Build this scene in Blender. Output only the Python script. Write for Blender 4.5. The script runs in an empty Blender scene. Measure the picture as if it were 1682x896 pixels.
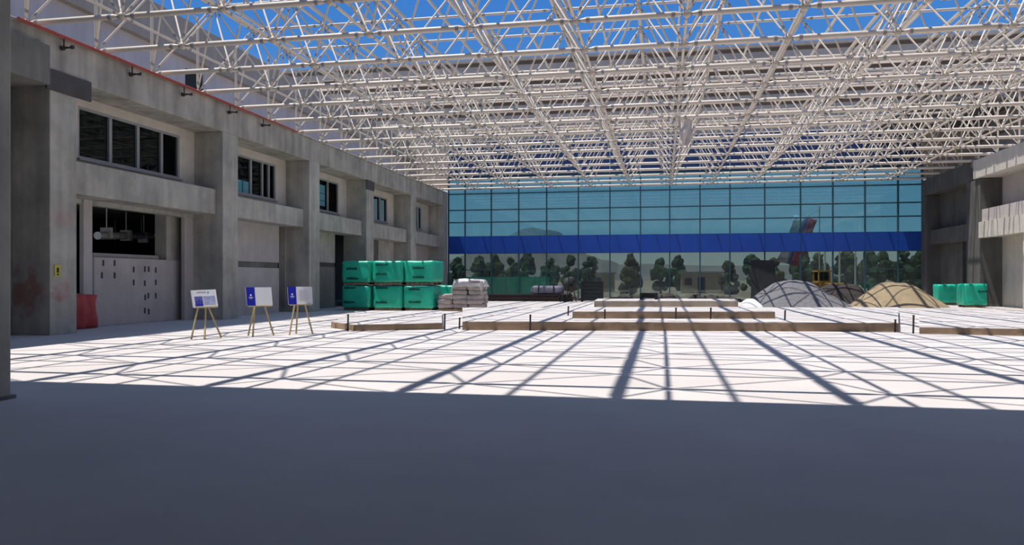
import bpy, bmesh, math, random
from mathutils import Vector, Matrix, noise
D = bpy.data
COL = bpy.context.scene.collection
SC = bpy.context.scene
R = math.radians

# ------------------------------------------------------------------ camera, sky, sun, exposure
EYE = 1.6
FPX, HORIZON, YAW = 1271.0, 459.5, math.atan(246.5 / 1271)
cd = D.cameras.new('camera')
cd.sensor_width = 36.0
cd.lens = 36.0 * FPX / 1682
cd.shift_y = (HORIZON - 448.0) / 1682
cd.clip_end = 6000
cam = D.objects.new('camera', cd)
COL.objects.link(cam)
cam.location = (0, 0, EYE)
cam.rotation_euler = (R(90), 0, YAW)
SC.camera = cam

SC.view_settings.view_transform = 'Standard'
SC.view_settings.look = 'None'
SC.view_settings.gamma = 1
SC.view_settings.use_curve_mapping = False
SC.view_settings.exposure = 0.14

world = D.worlds.new('sky')
SC.world = world
world.use_nodes = True
wt = world.node_tree
wt.nodes.clear()
w_out = wt.nodes.new('ShaderNodeOutputWorld')
w_bg = wt.nodes.new('ShaderNodeBackground')
w_tc = wt.nodes.new('ShaderNodeTexCoord')
w_sep = wt.nodes.new('ShaderNodeSeparateXYZ')
w_ramp = wt.nodes.new('ShaderNodeValToRGB')
wt.links.new(w_tc.outputs['Generated'], w_sep.inputs[0])
wt.links.new(w_sep.outputs['Z'], w_ramp.inputs[0])
wt.links.new(w_ramp.outputs[0], w_bg.inputs[0])
wt.links.new(w_bg.outputs[0], w_out.inputs[0])
els = w_ramp.color_ramp.elements
els[0].position = 0.0
els[0].color = (0.56, 0.62, 0.66, 1)
els[1].position = 1.0
els[1].color = (0.13, 0.27, 0.52, 1)
for pos, colr in ((0.11, (0.38, 0.50, 0.64, 1)), (0.27, (0.06, 0.215, 0.57, 1)), (0.42, (0.03, 0.165, 0.54, 1))):
    e = els.new(pos)
    e.color = colr
w_bg.inputs['Strength'].default_value = 1.0

SUN_SHIFT = (0.28, 0.10)            # metres a shadow moves per metre of height
sl = D.lights.new('sun', 'SUN')
sl.energy = 4.75
sl.angle = R(0.53)
sl.color = (1.0, 0.955, 0.91)
sun = D.objects.new('sun', sl)
COL.objects.link(sun)
sun.location = (-20, 0, 60)
sun.rotation_euler = Vector((SUN_SHIFT[0], SUN_SHIFT[1], -1)).to_track_quat('-Z', 'Y').to_euler()

# ------------------------------------------------------------------ helpers
TH_C, TH_S = math.cos(YAW), math.sin(YAW)


def proj(X, Y, Z):
    zc = -X * TH_S + Y * TH_C
    if zc < 0.1:
        return None
    return 841 + FPX * (X * TH_C + Y * TH_S) / zc, HORIZON - FPX * (Z - EYE) / zc


def tag(o, label=None, cat=None, group=None, kind=None):
    if label:
        o['label'] = label
    if cat:
        o['category'] = cat
    if group:
        o['group'] = group
    if kind:
        o['kind'] = kind
    return o


def empty(name, loc=(0, 0, 0), rz=0.0, label=None, cat=None, group=None, kind=None):
    o = D.objects.new(name, None)
    o.empty_display_size = 0.2
    COL.objects.link(o)
    o.location = loc
    o.rotation_euler = (0, 0, rz)
    return tag(o, label, cat, group, kind)


def link_mesh(name, me, parent=None, matrix=None):
    o = D.objects.new(name, me)
    COL.objects.link(o)
    if parent:
        o.parent = parent
    if matrix is not None:
        o.matrix_local = matrix
    return o


class MB:
    """collects shapes for ONE mesh object"""

    def __init__(self):
        self.v, self.f, self.m, self.sm = [], [], [], []

    def add(self, verts, faces, mi=0, smooth=False):
        b = len(self.v)
        self.v += [tuple(p) for p in verts]
        for f in faces:
            self.f.append(tuple(b + i for i in f))
            self.m.append(mi)
            self.sm.append(smooth)
        return self

    def box(self, x0, x1, y0, y1, z0, z1, mi=0, mat=None):
        vs = [Vector((x, y, z)) for z in (z0, z1) for y in (y0, y1) for x in (x0, x1)]
        if mat is not None:
            vs = [mat @ p for p in vs]
        return self.add(vs, [(0, 2, 3, 1), (4, 5, 7, 6), (0, 1, 5, 4), (2, 6, 7, 3), (0, 4, 6, 2), (1, 3, 7, 5)], mi)

    def prism(self, pts, z0, z1, mi=0):
        n = len(pts)
        vs = [(x, y, z0) for x, y in pts] + [(x, y, z1) for x, y in pts]
        fs = [tuple(reversed(range(n))), tuple(range(n, 2 * n))]
        fs += [(i, (i + 1) % n, n + (i + 1) % n, n + i) for i in range(n)]
        return self.add(vs, fs, mi)

    def tube(self, p, q, r, n=8, r2=None, mi=0, caps=True):
        p, q = Vector(p), Vector(q)
        r2 = r if r2 is None else r2
        d = (q - p).normalized()
        a = d.orthogonal().normalized()
        b = d.cross(a)
        vs = []
        for c, rr in ((p, r), (q, r2)):
            for i in range(n):
                t = 2 * math.pi * i / n
                vs.append(c + (a * math.cos(t) + b * math.sin(t)) * rr)
        fs = [(i, (i + 1) % n, n + (i + 1) % n, n + i) for i in range(n)]
        self.add(vs, fs, mi, True)
        if caps:
            self.add(vs, [tuple(reversed(range(n))), tuple(range(n, 2 * n))], mi)
        return self

    def lathe(self, prof, n=16, center=(0, 0, 0), mi=0, mat=None):
        vs = []
        for r, z in prof:
            for i in range(n):
                t = 2 * math.pi * i / n
                vs.append(Vector((center[0] + r * math.cos(t), center[1] + r * math.sin(t), center[2] + z)))
        if mat is not None:
            vs = [mat @ p for p in vs]
        k = len(prof)
        fs = [(j * n + i, j * n + (i + 1) % n, (j + 1) * n + (i + 1) % n, (j + 1) * n + i) for j in range(k - 1) for i in range(n)]
        self.add(vs, fs, mi, True)
        self.add(vs, [tuple(reversed(range(n))), tuple(range((k - 1) * n, k * n))], mi)
        return self

    def ball(self, c, r, n=10, k=6, mi=0, squash=1.0):
        prof = [(max(r * math.sin(math.pi * j / k), 0.001 * r), -r * squash * math.cos(math.pi * j / k)) for j in range(k + 1)]
        return self.lathe(prof, n, c, mi)

    def mesh(self, name, mats):
        me = D.meshes.new(name)
        me.from_pydata(self.v, [], self.f)
        for m in (mats if isinstance(mats, (list, tuple)) else [mats]):
            me.materials.append(m)
        me.polygons.foreach_set('material_index', self.m)
        me.polygons.foreach_set('use_smooth', self.sm)
        me.update()
        return me

    def build(self, name, mats, parent=None, bevel=0.0):
        o = link_mesh(name, self.mesh(name, mats), parent)
        if bevel:
            bv = o.modifiers.new('edge', 'BEVEL')
            bv.width = bevel
            bv.segments = 2
            bv.limit_method = 'ANGLE'
        return o


def part_box(name, mats, parent, *dims, bevel=0.0):
    return MB().box(*dims).build(name, mats, parent, bevel)


# ------------------------------------------------------------------ materials
def mat(name, col, rough=0.8, var=0.0, scale=1.0, streak=0.0, bump=0.0, bump_scale=8.0, metal=0.0, spec=0.3, col2=None, spots=None, coat=0.0):
    m = D.materials.new(name)
    m.use_nodes = True
    nt = m.node_tree
    N, L = nt.nodes, nt.links
    b = N['Principled BSDF']
    b.inputs['Roughness'].default_value = rough
    b.inputs['Metallic'].default_value = metal
    b.inputs['Specular IOR Level'].default_value = spec
    b.inputs['Coat Weight'].default_value = coat
    b.inputs['Base Color'].default_value = (*col, 1)
    if var or streak or bump or spots:
        g = N.new('ShaderNodeNewGeometry')
        pos = g.outputs['Position']
    cur = None
    if var:
        n1 = N.new('ShaderNodeTexNoise')
        n1.inputs['Scale'].default_value = scale
        n1.inputs['Detail'].default_value = 7
        n1.inputs['Roughness'].default_value = 0.62
        L.new(pos, n1.inputs['Vector'])
        rp = N.new('ShaderNodeValToRGB')
        lo = col2 or tuple(c * (1 - var) for c in col)
        hi = tuple(min(1, c * (1 + var * 0.6)) for c in col)
        rp.color_ramp.elements[0].position = 0.3
        rp.color_ramp.elements[0].color = (*lo, 1)
        rp.color_ramp.elements[1].position = 0.68
        rp.color_ramp.elements[1].color = (*hi, 1)
        L.new(n1.outputs['Fac'], rp.inputs[0])
        cur = rp.outputs[0]
    if streak:
        mp = N.new('ShaderNodeMapping')
        mp.inputs['Scale'].default_value = (2.6, 2.6, 0.22)
        L.new(pos, mp.inputs['Vector'])
        n2 = N.new('ShaderNodeTexNoise')
        n2.inputs['Scale'].default_value = 1.0
        n2.inputs['Detail'].default_value = 5
        L.new(mp.outputs[0], n2.inputs['Vector'])
        r2 = N.new('ShaderNodeValToRGB')
        r2.color_ramp.elements[0].position = 0.35
        r2.color_ramp.elements[0].color = (1 - streak, 1 - streak, 1 - streak, 1)
        r2.color_ramp.elements[1].position = 0.6
        r2.color_ramp.elements[1].color = (1, 1, 1, 1)
        L.new(n2.outputs['Fac'], r2.inputs[0])
        mx = N.new('ShaderNodeMix')
        mx.data_type = 'RGBA'
        mx.blend_type = 'MULTIPLY'
        mx.inputs['Factor'].default_value = 1
        if cur is not None:
            L.new(cur, mx.inputs['A'])
        else:
            mx.inputs['A'].default_value = (*col, 1)
        L.new(r2.outputs[0], mx.inputs['B'])
        cur = mx.outputs['Result']
    for (cx, cy, cz, rad, sc, strength) in (spots or []):       # paint smears: position, radius, colour, strength
        vd = N.new('ShaderNodeVectorMath')
        vd.operation = 'DISTANCE'
        vd.inputs[1].default_value = (cx, cy, cz)
        nd = N.new('ShaderNodeTexNoise')
        nd.inputs['Scale'].default_value = 3.0
        nd.inputs['Detail'].default_value = 4
        L.new(pos, nd.inputs['Vector'])
        L.new(pos, vd.inputs[0])
        ad = N.new('ShaderNodeMath')
        ad.operation = 'MULTIPLY_ADD'
        ad.inputs[1].default_value = rad * 2.4
        ad.inputs[2].default_value = -rad * 1.2
        L.new(nd.outputs['Fac'], ad.inputs[0])
        sm = N.new('ShaderNodeMath')
        sm.operation = 'ADD'
        L.new(vd.outputs['Value'], sm.inputs[0])
        L.new(ad.outputs[0], sm.inputs[1])
        mr = N.new('ShaderNodeMapRange')
        mr.inputs['From Min'].default_value = rad
        mr.inputs['From Max'].default_value = rad * 0.4
        mr.inputs['To Max'].default_value = strength
        L.new(sm.outputs[0], mr.inputs['Value'])
        mx = N.new('ShaderNodeMix')
        mx.data_type = 'RGBA'
        L.new(mr.outputs[0], mx.inputs['Factor'])
        if cur is not None:
            L.new(cur, mx.inputs['A'])
        else:
            mx.inputs['A'].default_value = (*col, 1)
        mx.inputs['B'].default_value = (*sc, 1)
        cur = mx.outputs['Result']
    if cur is not None:
        L.new(cur, b.inputs['Base Color'])
    if bump:
        n3 = N.new('ShaderNodeTexNoise')
        n3.inputs['Scale'].default_value = bump_scale
        n3.inputs['Detail'].default_value = 6
        L.new(pos, n3.inputs['Vector'])
        bp = N.new('ShaderNodeBump')
        bp.inputs['Strength'].default_value = bump
        bp.inputs['Distance'].default_value = 0.05
        L.new(n3.outputs['Fac'], bp.inputs['Height'])
        L.new(bp.outputs[0], b.inputs['Normal'])
    return m


def glass_mat(name, tint, gloss=0.08, rough=0.02, dust=0.0):
    m = D.materials.new(name)
    m.use_nodes = True
    nt = m.node_tree
    nt.nodes.clear()
    out = nt.nodes.new('ShaderNodeOutputMaterial')
    mix = nt.nodes.new('ShaderNodeMixShader')
    tr = nt.nodes.new('ShaderNodeBsdfTransparent')
    gl = nt.nodes.new('ShaderNodeBsdfGlossy')
    tr.inputs['Color'].default_value = (*tint, 1)
    gl.inputs['Roughness'].default_value = rough
    gl.inputs['Color'].default_value = (0.85, 0.93, 0.95, 1)
    mix.inputs[0].default_value = gloss
    nt.links.new(tr.outputs[0], mix.inputs[1])
    nt.links.new(gl.outputs[0], mix.inputs[2])
    if dust:                                             # dust film, mixed in to haze the view through the pane
        df = nt.nodes.new('ShaderNodeBsdfDiffuse')
        df.inputs['Color'].default_value = (0.42, 0.46, 0.47, 1)
        m2 = nt.nodes.new('ShaderNodeMixShader')
        m2.inputs[0].default_value = dust
        nt.links.new(mix.outputs[0], m2.inputs[1])
        nt.links.new(df.outputs[0], m2.inputs[2])
        nt.links.new(m2.outputs[0], out.inputs[0])
    else:
        nt.links.new(mix.outputs[0], out.inputs[0])
    return m


M = {}
M['floor'] = mat('floor_concrete', (0.60, 0.56, 0.535), 0.85, 0.10, 0.35, bump=0.15, bump_scale=3, spec=0.2)
M['concrete'] = mat('raw_concrete', (0.47, 0.45, 0.385), 0.9, 0.28, 0.9, 0.20, 0.25, 5)
M['concrete_spot'] = mat('raw_concrete_painted', (0.47, 0.45, 0.385), 0.9, 0.28, 0.9, 0.20, 0.25, 5,
                         spots=[(-17.9, 19.1, 1.2, 0.75, (0.30, 0.09, 0.08), 0.6), (-17.1, 19.7, 1.3, 0.45, (0.4, 0.12, 0.12), 0.35), (-17.1, 19.6, 3.4, 0.5, (0.42, 0.2, 0.2), 0.3)])
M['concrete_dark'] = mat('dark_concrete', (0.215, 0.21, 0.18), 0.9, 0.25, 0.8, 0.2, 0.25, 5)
M['fascia'] = mat('fascia_concrete', (0.47, 0.44, 0.375), 0.9, 0.30, 0.7, 0.28, 0.2, 4)
M['plaster'] = mat('cream_plaster', (0.64, 0.59, 0.51), 0.9, 0.12, 1.2, 0.08, 0.1, 8)
M['plaster_pink'] = mat('pinkish_plaster', (0.53, 0.485, 0.45), 0.9, 0.14, 1.0, 0.06, 0.1, 8)
M['lavender'] = mat('lavender_render', (0.58, 0.54, 0.56), 0.9, 0.15, 0.4, 0.10)
M['upper_band'] = mat('upper_grey_band', (0.40, 0.345, 0.30), 0.9, 0.12, 0.5, 0.12)
M['dark_grey'] = mat('dark_grey_matte', (0.09, 0.085, 0.085), 0.8, 0.2, 2.0)
M['cladding_gap'] = mat('brown_cladding_gap', (0.17, 0.125, 0.10), 0.85, 0.2, 0.5)
M['concrete_shaded'] = mat('shaded_far_concrete', (0.13, 0.125, 0.115), 0.9, 0.25, 0.8, 0.2)  # shade over the far right bay put into a darker concrete
M['cladding'] = mat('taupe_cladding', (0.60, 0.475, 0.375), 0.75, 0.2, 0.3)
M['white_paint'] = mat('white_painted_steel', (0.66, 0.575, 0.47), 0.5, 0.06, 2.0, spec=0.5)
M['collar'] = mat('grey_collar_steel', (0.30, 0.285, 0.28), 0.5, 0.1, 3.0)
M['node'] = mat('cream_node_steel', (0.62, 0.53, 0.41), 0.5, 0.2, 1.5)
M['deck'] = mat('grey_deck_sheet', (0.17, 0.165, 0.155), 0.8, 0.2, 0.8)
M['slab'] = mat('slab_concrete', (0.48, 0.46, 0.42), 0.9, 0.15, 0.6)
M['blue_panel'] = mat('blue_spandrel', (0.012, 0.07, 0.38), 0.35, 0.10, 0.4, spec=0.4)
M['navy_panel'] = mat('navy_spandrel', (0.022, 0.052, 0.15), 0.35, 0.15, 0.4, spec=0.4)
M['mullion'] = mat('dark_mullion', (0.035, 0.085, 0.11), 0.5, 0.1, 2)
M['glass_hall'] = glass_mat('teal_glass', (0.39, 0.61, 0.67), 0.07, 0.02, 0.03)
M['glass_low'] = glass_mat('grey_green_glass', (0.54, 0.60, 0.57), 0.06, 0.02, 0.07)
M['alu'] = mat('grey_aluminium', (0.36, 0.36, 0.36), 0.5, 0.08, 3, metal=0.2)
M['glass_dark'] = glass_mat('smoky_window_glass', (0.35, 0.4, 0.4), 0.022)
M['film'] = mat('teal_film_reflection', (0.10, 0.34, 0.42), 0.4, 0.2, 3)  # also colours the painted reflection on one sash
M['red_pipe'] = mat('red_pipe_paint', (0.36, 0.075, 0.05), 0.5, 0.15, 2)
M['dark_steel'] = mat('dark_steel', (0.05, 0.035, 0.035), 0.6, 0.2, 4)
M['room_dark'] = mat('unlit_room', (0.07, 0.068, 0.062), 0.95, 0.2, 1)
M['duct'] = mat('galvanised_duct', (0.55, 0.55, 0.55), 0.4, 0.15, 3, metal=0.5)
M['yellow'] = mat('yellow_notice', (0.55, 0.50, 0.10), 0.6, 0.1, 6)
M['black'] = mat('black_ink', (0.02, 0.02, 0.02), 0.7)
M['brown_board'] = mat('earth_brown_board', (0.32, 0.225, 0.15), 0.9, 0.3, 1.6, bump=0.3, bump_scale=6)
M['beige_edge'] = mat('beige_edge', (0.42, 0.35, 0.27), 0.9, 0.25, 1.4, bump=0.2, bump_scale=6)
M['wood'] = mat('pale_yellow_wood', (0.52, 0.41, 0.22), 0.6, 0.2, 6)
M['pallet_wood'] = mat('pallet_wood', (0.22, 0.16, 0.10), 0.85, 0.3, 4)
M['board_white'] = mat('white_board', (0.78, 0.78, 0.80), 0.5, 0.04, 5)
M['board_blue'] = mat('royal_blue_print', (0.012, 0.02, 0.38), 0.5, 0.08, 6)
M['print_violet'] = mat('violet_print', (0.12, 0.12, 0.36), 0.5, 0.3, 8)
M['print_pale'] = mat('pale_blue_print', (0.40, 0.42, 0.62), 0.5, 0.3, 8)
M['print_grey'] = mat('grey_print', (0.35, 0.36, 0.42), 0.5)
M['green_wrap'] = mat('green_plastic_wrap', (0.012, 0.45, 0.285), 0.38, 0.14, 1.8, bump=0.35, bump_scale=2.5, spec=0.5)
M['green_ink'] = mat('dark_green_ink', (0.01, 0.10, 0.075), 0.6)
M['sack'] = mat('pinkish_grey_sack', (0.42, 0.365, 0.335), 0.85, 0.22, 3.5, bump=0.4, bump_scale=6)
M['film_clear'] = mat('milky_film', (0.62, 0.60, 0.57), 0.35, 0.2, 4, bump=0.5, bump_scale=5)
M['gravel'] = mat('grey_gravel', (0.175, 0.172, 0.18), 0.95, 0.25, 6, bump=0.9, bump_scale=14)
M['sand'] = mat('tan_sand', (0.31, 0.24, 0.15), 0.95, 0.2, 2.5, bump=0.4, bump_scale=8)
M['soil'] = mat('dark_soil', (0.05, 0.042, 0.04), 0.95, 0.3, 3, bump=0.8, bump_scale=8)
M['cement'] = mat('white_cement', (0.78, 0.77, 0.75), 0.9, 0.06, 3)
M['dark_crate'] = mat('dark_green_crate', (0.03, 0.038, 0.036), 0.7, 0.2, 3)
M['bundle'] = mat('violet_grey_wrap', (0.15, 0.145, 0.19), 0.6, 0.25, 3, bump=0.4)
M['panel_dark'] = mat('slate_panel', (0.025, 0.028, 0.03), 0.7, 0.2, 2)
M['ochre'] = mat('ochre_machine_paint', (0.28, 0.17, 0.03), 0.5, 0.3, 3)
M['rubber'] = mat('rubber', (0.02, 0.02, 0.02), 0.9)
M['netting'] = mat('red_netting', (0.50, 0.09, 0.085), 0.7, 0.25, 3)
M['cloth'] = mat('pale_torn_sheet', (0.72, 0.64, 0.58), 0.9, 0.2, 4, bump=0.5)
M['ground_out'] = mat('dry_ground', (0.33, 0.28, 0.20), 0.95, 0.3, 0.15)
M['leaf'] = mat('dark_leaves', (0.045, 0.085, 0.04), 0.9, 0.5, 2.5, bump=1.0, bump_scale=4)
M['leaf_dry'] = mat('olive_leaves', (0.085, 0.085, 0.04), 0.9, 0.4, 2.5, bump=1.0, bump_scale=4)
M['bark'] = mat('bark', (0.09, 0.06, 0.04), 0.95, 0.3, 6)
M['hill'] = mat('dry_hill', (0.22, 0.205, 0.195), 1.0, 0.25, 0.01)
M['teal_fence'] = mat('teal_site_fence', (0.03, 0.36, 0.26), 0.6, 0.15, 1)
M['hut'] = mat('beige_hut_wall', (0.50, 0.40, 0.27), 0.85, 0.1, 1)
M['pole'] = mat('pale_pole', (0.62, 0.64, 0.62), 0.5)
M['flag_white'] = mat('flag_white', (0.75, 0.77, 0.85), 0.8)
M['flag_red'] = mat('flag_red', (0.55, 0.05, 0.09), 0.8)
M['flag_blue'] = mat('flag_blue', (0.06, 0.12, 0.42), 0.8)

# ------------------------------------------------------------------ setting: floor, walls, near roof
AX, BX = -17.15, -18.4                     # left wall: column face, panel face
GY = 61.0                                  # glass wall
floor = MB().box(-27, 30, -16, GY + 0.4, -0.4, 0.0).build('floor', M['floor'])
tag(floor, 'pale dusty concrete floor, sunlit behind and shaded in front', kind='structure')
ground = MB().box(-900, 900, GY + 0.4, 2600, -0.5, -0.12).build('ground', M['ground_out'])
tag(ground, 'dry beige ground outside beyond the glass wall', kind='structure')

# the covered end the camera stands under
near_roof = MB().box(-30, 33, -16, 9.15, 12.15, 13.2).build('roof_slab', M['slab'])
tag(near_roof, 'concrete roof slab over the shaded near end', kind='structure')
wall_front = MB().box(-30, 33, -16.6, -16, 0, 13.2).build('wall_front', M['slab'])
tag(wall_front, 'concrete wall closing the hall behind the viewer', kind='structure')
near_col = empty('column', (-9.1, 8.42, 0), label='nearest concrete column at the edge of the sunlit floor', kind='structure')
MB().box(-0.5, 0.52, -0.5, 0.5, 0, 12.15).build('shaft', M['concrete'], near_col, 0.02)
MB().box(-0.56, 0.56, -0.54, 0.54, 0, 0.05).build('footing', M['concrete_dark'], near_col)

# ---- left wall
WL = empty('wall_left', (0, 0, 0), label='two-storey concrete frame wall with recessed windows, in shade', kind='structure')
COLS = [(19.17, 20.2), (28.02, 29.15), (35.70, 36.9), (43.26, 44.45), (51.5, 52.65), (59.7, 60.9)]
for i, (y0, y1) in enumerate(COLS):
    part_box('column', M['concrete_spot'] if i == 0 else M['concrete'], WL, -18.6, AX, y0, y1, 0, 7.5, bevel=0.02)
part_box('fascia_beam', M['fascia'], WL, -20.4, AX, 18.96, 60.9, 7.5, 8.6, bevel=0.02)
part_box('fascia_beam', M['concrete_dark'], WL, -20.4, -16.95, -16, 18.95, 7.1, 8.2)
part_box('fascia_beam', M['fascia'], WL, -20.4, AX, -16, 18.96, 8.2, 8.6)
part_box('coping', M['fascia'], WL, -20.4, AX + 0.05, -16, 60.9, 8.6, 8.66)
# thin dark panels over the heads of two columns
part_box('head_panel', M['dark_grey'], WL, AX, AX + 0.05, 19.0, 20.75, 7.02, 7.62)
part_box('head_panel', M['dark_grey'], WL, AX, AX + 0.05, 43.2, 44.4, 6.95, 7.5)
# bay 0, beside the viewer
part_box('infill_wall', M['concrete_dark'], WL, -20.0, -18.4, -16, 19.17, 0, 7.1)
# rooms behind the windows
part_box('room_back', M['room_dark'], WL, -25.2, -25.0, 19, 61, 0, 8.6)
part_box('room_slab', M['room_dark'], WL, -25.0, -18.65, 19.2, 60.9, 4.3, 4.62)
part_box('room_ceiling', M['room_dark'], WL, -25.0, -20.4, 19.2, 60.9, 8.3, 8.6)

WIN = [(21.72, 27.05, 5.50, 7.19), (31.12, 34.68, 5.42, 7.16), (39.27, 42.09, 5.38, 7.18), (47.46, 50.18, 5.45, 7.12), (55.83, 57.79, 5.50, 7.2)]
for i in range(5):
    y0, y1 = COLS[i][1], COLS[i + 1][0]
    # first-floor beam, proud of the panels, with a short gap before the next column
    part_box('floor_beam', M['concrete'], WL, -18.6, -17.45, y0, y1 - 0.0, 4.2, 5.08 if i else 5.2, bevel=0.02)
    wy0, wy1, wz0, wz1 = WIN[i]
    # cream panel around the window: four pieces
    top, base = 7.5, 5.08
    pb = MB()
    pb.box(-18.62, BX, y0, wy0, base, top)
    pb.box(-18.62, BX, wy1, y1, base, top)
    pb.box(-18.62, BX, wy0, wy1, base, wz0)
    pb.box(-18.62, BX, wy0, wy1, wz1, top)
    pb.build('window_panel', M['plaster'], WL)

# windows of the upper storey
MULL = [(0.285, 0.55, 0.80), (0.36, 0.65, 0.82), (0.50,), (0.50,), (0.5,)]
for i, (y0, y1, z0, z1) in enumerate(WIN):
    w = empty('window_%d' % (i + 2), (BX, (y0 + y1) / 2, z0),
              label='upper-floor window in the left wall, %s' % ('widest, nearest the viewer', 'with teal film in its lower corner', 'with one sash coloured blue for a reflection', 'fourth from the viewer', 'farthest, beside the glass wall')[i], kind='structure')
    hw, hh, t = (y1 - y0) / 2, z1 - z0, 0.09
    fr = MB()
    fr.box(-0.16, -0.02, -hw, hw, 0, t)
    fr.box(-0.16, -0.02, -hw, hw, hh - t, hh)
    fr.box(-0.16, -0.02, -hw, -hw + t, t, hh - t)
    fr.box(-0.16, -0.02, hw - t, hw, t, hh - t)
    fr.build('window_frame', M['alu'], w)
    MB().box(-0.02, 0.12, -hw - 0.05, hw + 0.05, -0.06, 0.0).build('window_sill', M['alu'], w)
    cuts = [-hw + t] + [-hw + 2 * hw * f for f in MULL[i]] + [hw - t]
    for f in MULL[i]:
        yy = -hw + 2 * hw * f
        MB().box(-0.17, -0.01, yy - 0.07, yy + 0.07, t, hh - t).build('window_mullion', M['alu'], w)
    for k in range(len(cuts) - 1):
        a = cuts[k] + (0.07 if k else 0)
        b = cuts[k + 1] - (0.07 if k < len(cuts) - 2 else 0)
        MB().box(-0.10, -0.085, a, b, t, hh - t).build('pane', M['glass_dark'], w)
    if i == 1:
        tag(MB().box(-0.075, -0.065, -hw + 0.12, -hw + 1.15, 0.1, 0.62).build('window_film', M['film'], w), 'teal film on the lower corner')
        MB().box(-0.064, -0.05, -hw + 0.60, -hw + 0.66, 0.1, 0.62).build('film_bar', M['mullion'], w)
    if i == 2:  # reflection on the open sash painted as a blue plate
        tag(MB().box(-0.075, -0.06, -hw + 0.35, -hw + 1.1, 0.3, hh - 0.35).build('sash', M['film'], w), 'sash with its reflection painted blue')
        for zz in (0.55, 0.95):
            MB().box(-0.06, -0.045, -hw + 0.35, -hw + 1.1, zz, zz + 0.05).build('sash_bar', M['mullion'], w)

# ground floor, bay by bay
# bay 1: open shopfront above a low plastered wall
part_box('post', M['plaster_pink'], WL, -18.5, -18.35, 21.91, 22.30, 0, 4.2)
part_box('pier', M['concrete'], WL, -19.4, -18.9, 26.95, 27.9, 0, 4.2)
part_box('post', M['plaster_pink'], WL, -18.6, -18.45, 27.45, 28.02, 0, 4.2)
part_box('lintel', M['concrete'], WL, -18.75, -18.4, 20.2, 28.0, 4.05, 4.2)
part_box('low_wall', M['plaster_pink'], WL, -19.2, -18.85, 23.0, 27.80, 0, 2.36, bevel=0.02)
part_box('low_wall', M['plaster_pink'], WL, -19.6, -19.2, 23.4, 26.9, 0, 2.52)
def onx(px, py, X):
    u = (px - 841) / FPX
    v = -(py - HORIZON) / FPX
    d = (u * TH_C - TH_S, u * TH_S + TH_C, v)
    t = X / d[0]
    return d[1] * t, EYE + d[2] * t
for (cx, cy) in ((343, 455), (335, 525), (407, 455), (407, 525), (515, 492), (515, 565), (578, 490), (600, 490), (578, 570), (640, 495), (640, 565), (640, 640), (580, 650), (598, 640), (578, 725), (600, 730)):
    yy, zz = onx(70 + cx / 3.444, 300 + cy / 3.444, -18.85)
    part_box('wall_slot', M['room_dark'], WL, -18.9, -18.845, yy - 0.045, yy + 0.045, zz - 0.11, zz + 0.10)  # dark boxes stand for the shade inside the slots
# bay 2: plastered infill with a recessed string course and a narrow brown slot
part_box('infill_wall', M['plaster_pink'], WL, -18.75, -18.35, 29.15, 34.9, 2.42, 4.2)
part_box('infill_wall', M['plaster_pink'], WL, -18.75, -18.35, 29.15, 34.9, 0, 2.15)
part_box('string_course', M['concrete_dark'], WL, -18.75, -18.42, 29.15, 34.9, 2.15, 2.42)
part_box('slot_back', M['brown_board'], WL, -19.3, -19.2, 34.9, 35.7, 0, 4.2)
part_box('post', M['concrete'], WL, -18.75, -18.4, 35.62, 35.7, 0, 4.2)
# bay 3
part_box('infill_wall', M['concrete'], WL, -18.75, -18.4, 36.9, 41.6, 2.55, 4.2)
part_box('string_course', M['dark_grey'], WL, -18.75, -18.45, 36.9, 41.6, 2.3, 2.55)
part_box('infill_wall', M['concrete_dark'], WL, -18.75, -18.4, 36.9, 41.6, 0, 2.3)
part_box('infill_wall', M['concrete_dark'], WL, -20.6, -20.3, 41.6, 43.26, 0, 4.2)  # darker concrete stands for the shadow in this opening
# bay 4
part_box('infill_wall', M['plaster_pink'], WL, -18.75, -18.4, 44.45, 47.6, 0, 4.2)
part_box('slot_back', M['brown_board'], WL, -19.3, -19.2, 47.6, 48.5, 0, 4.2)
part_box('infill_wall', M['concrete'], WL, -18.75, -18.4, 48.5, 51.5, 0, 4.2)
# bay 5
part_box('infill_wall', M['room_dark'], WL, -20.6, -20.3, 52.65, 55.6, 0, 4.2)  # dark fill standing for the shade in the open bay
part_box('infill_wall', M['plaster_pink'], WL, -18.75, -18.4, 55.6, 59.7, 0, 4.2)

# upper storey set back behind the fascia
part_box('terrace', M['slab'], WL, -25.0, -20.4, -16, GY, 8.5, 8.62)
part_box('setback_wall', M['lavender'], WL, -21.0, -20.5, -16, GY, 8.6, 11.25)
part_box('roof_band', M['upper_band'], WL, -24.5, -20.2, -16, GY + 3, 11.25, 12.85)
part_box('setback_opening', M['panel_dark'], WL, -20.52, -20.46, 30.55, 31.75, 9.75, 10.85)
part_box('setback_opening_frame', M['alu'], WL, -20.52, -20.44, 31.75, 31.85, 9.7, 10.9)
# yellow notice
yn = empty('notice', (AX, 19.42, 1.86), label='small yellow notice on the first left column', cat='sign')
MB().box(0, 0.03, -0.11, 0.12, -0.18, 0.17).build('plate', M['yellow'], yn)
mk = MB().box(0.03, 0.034, -0.03, 0.05, -0.06, 0.08)
mk.box(0.03, 0.034, -0.02, 0.04, -0.14, -0.09)
mk.build('mark', M['black'], yn)

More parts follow.
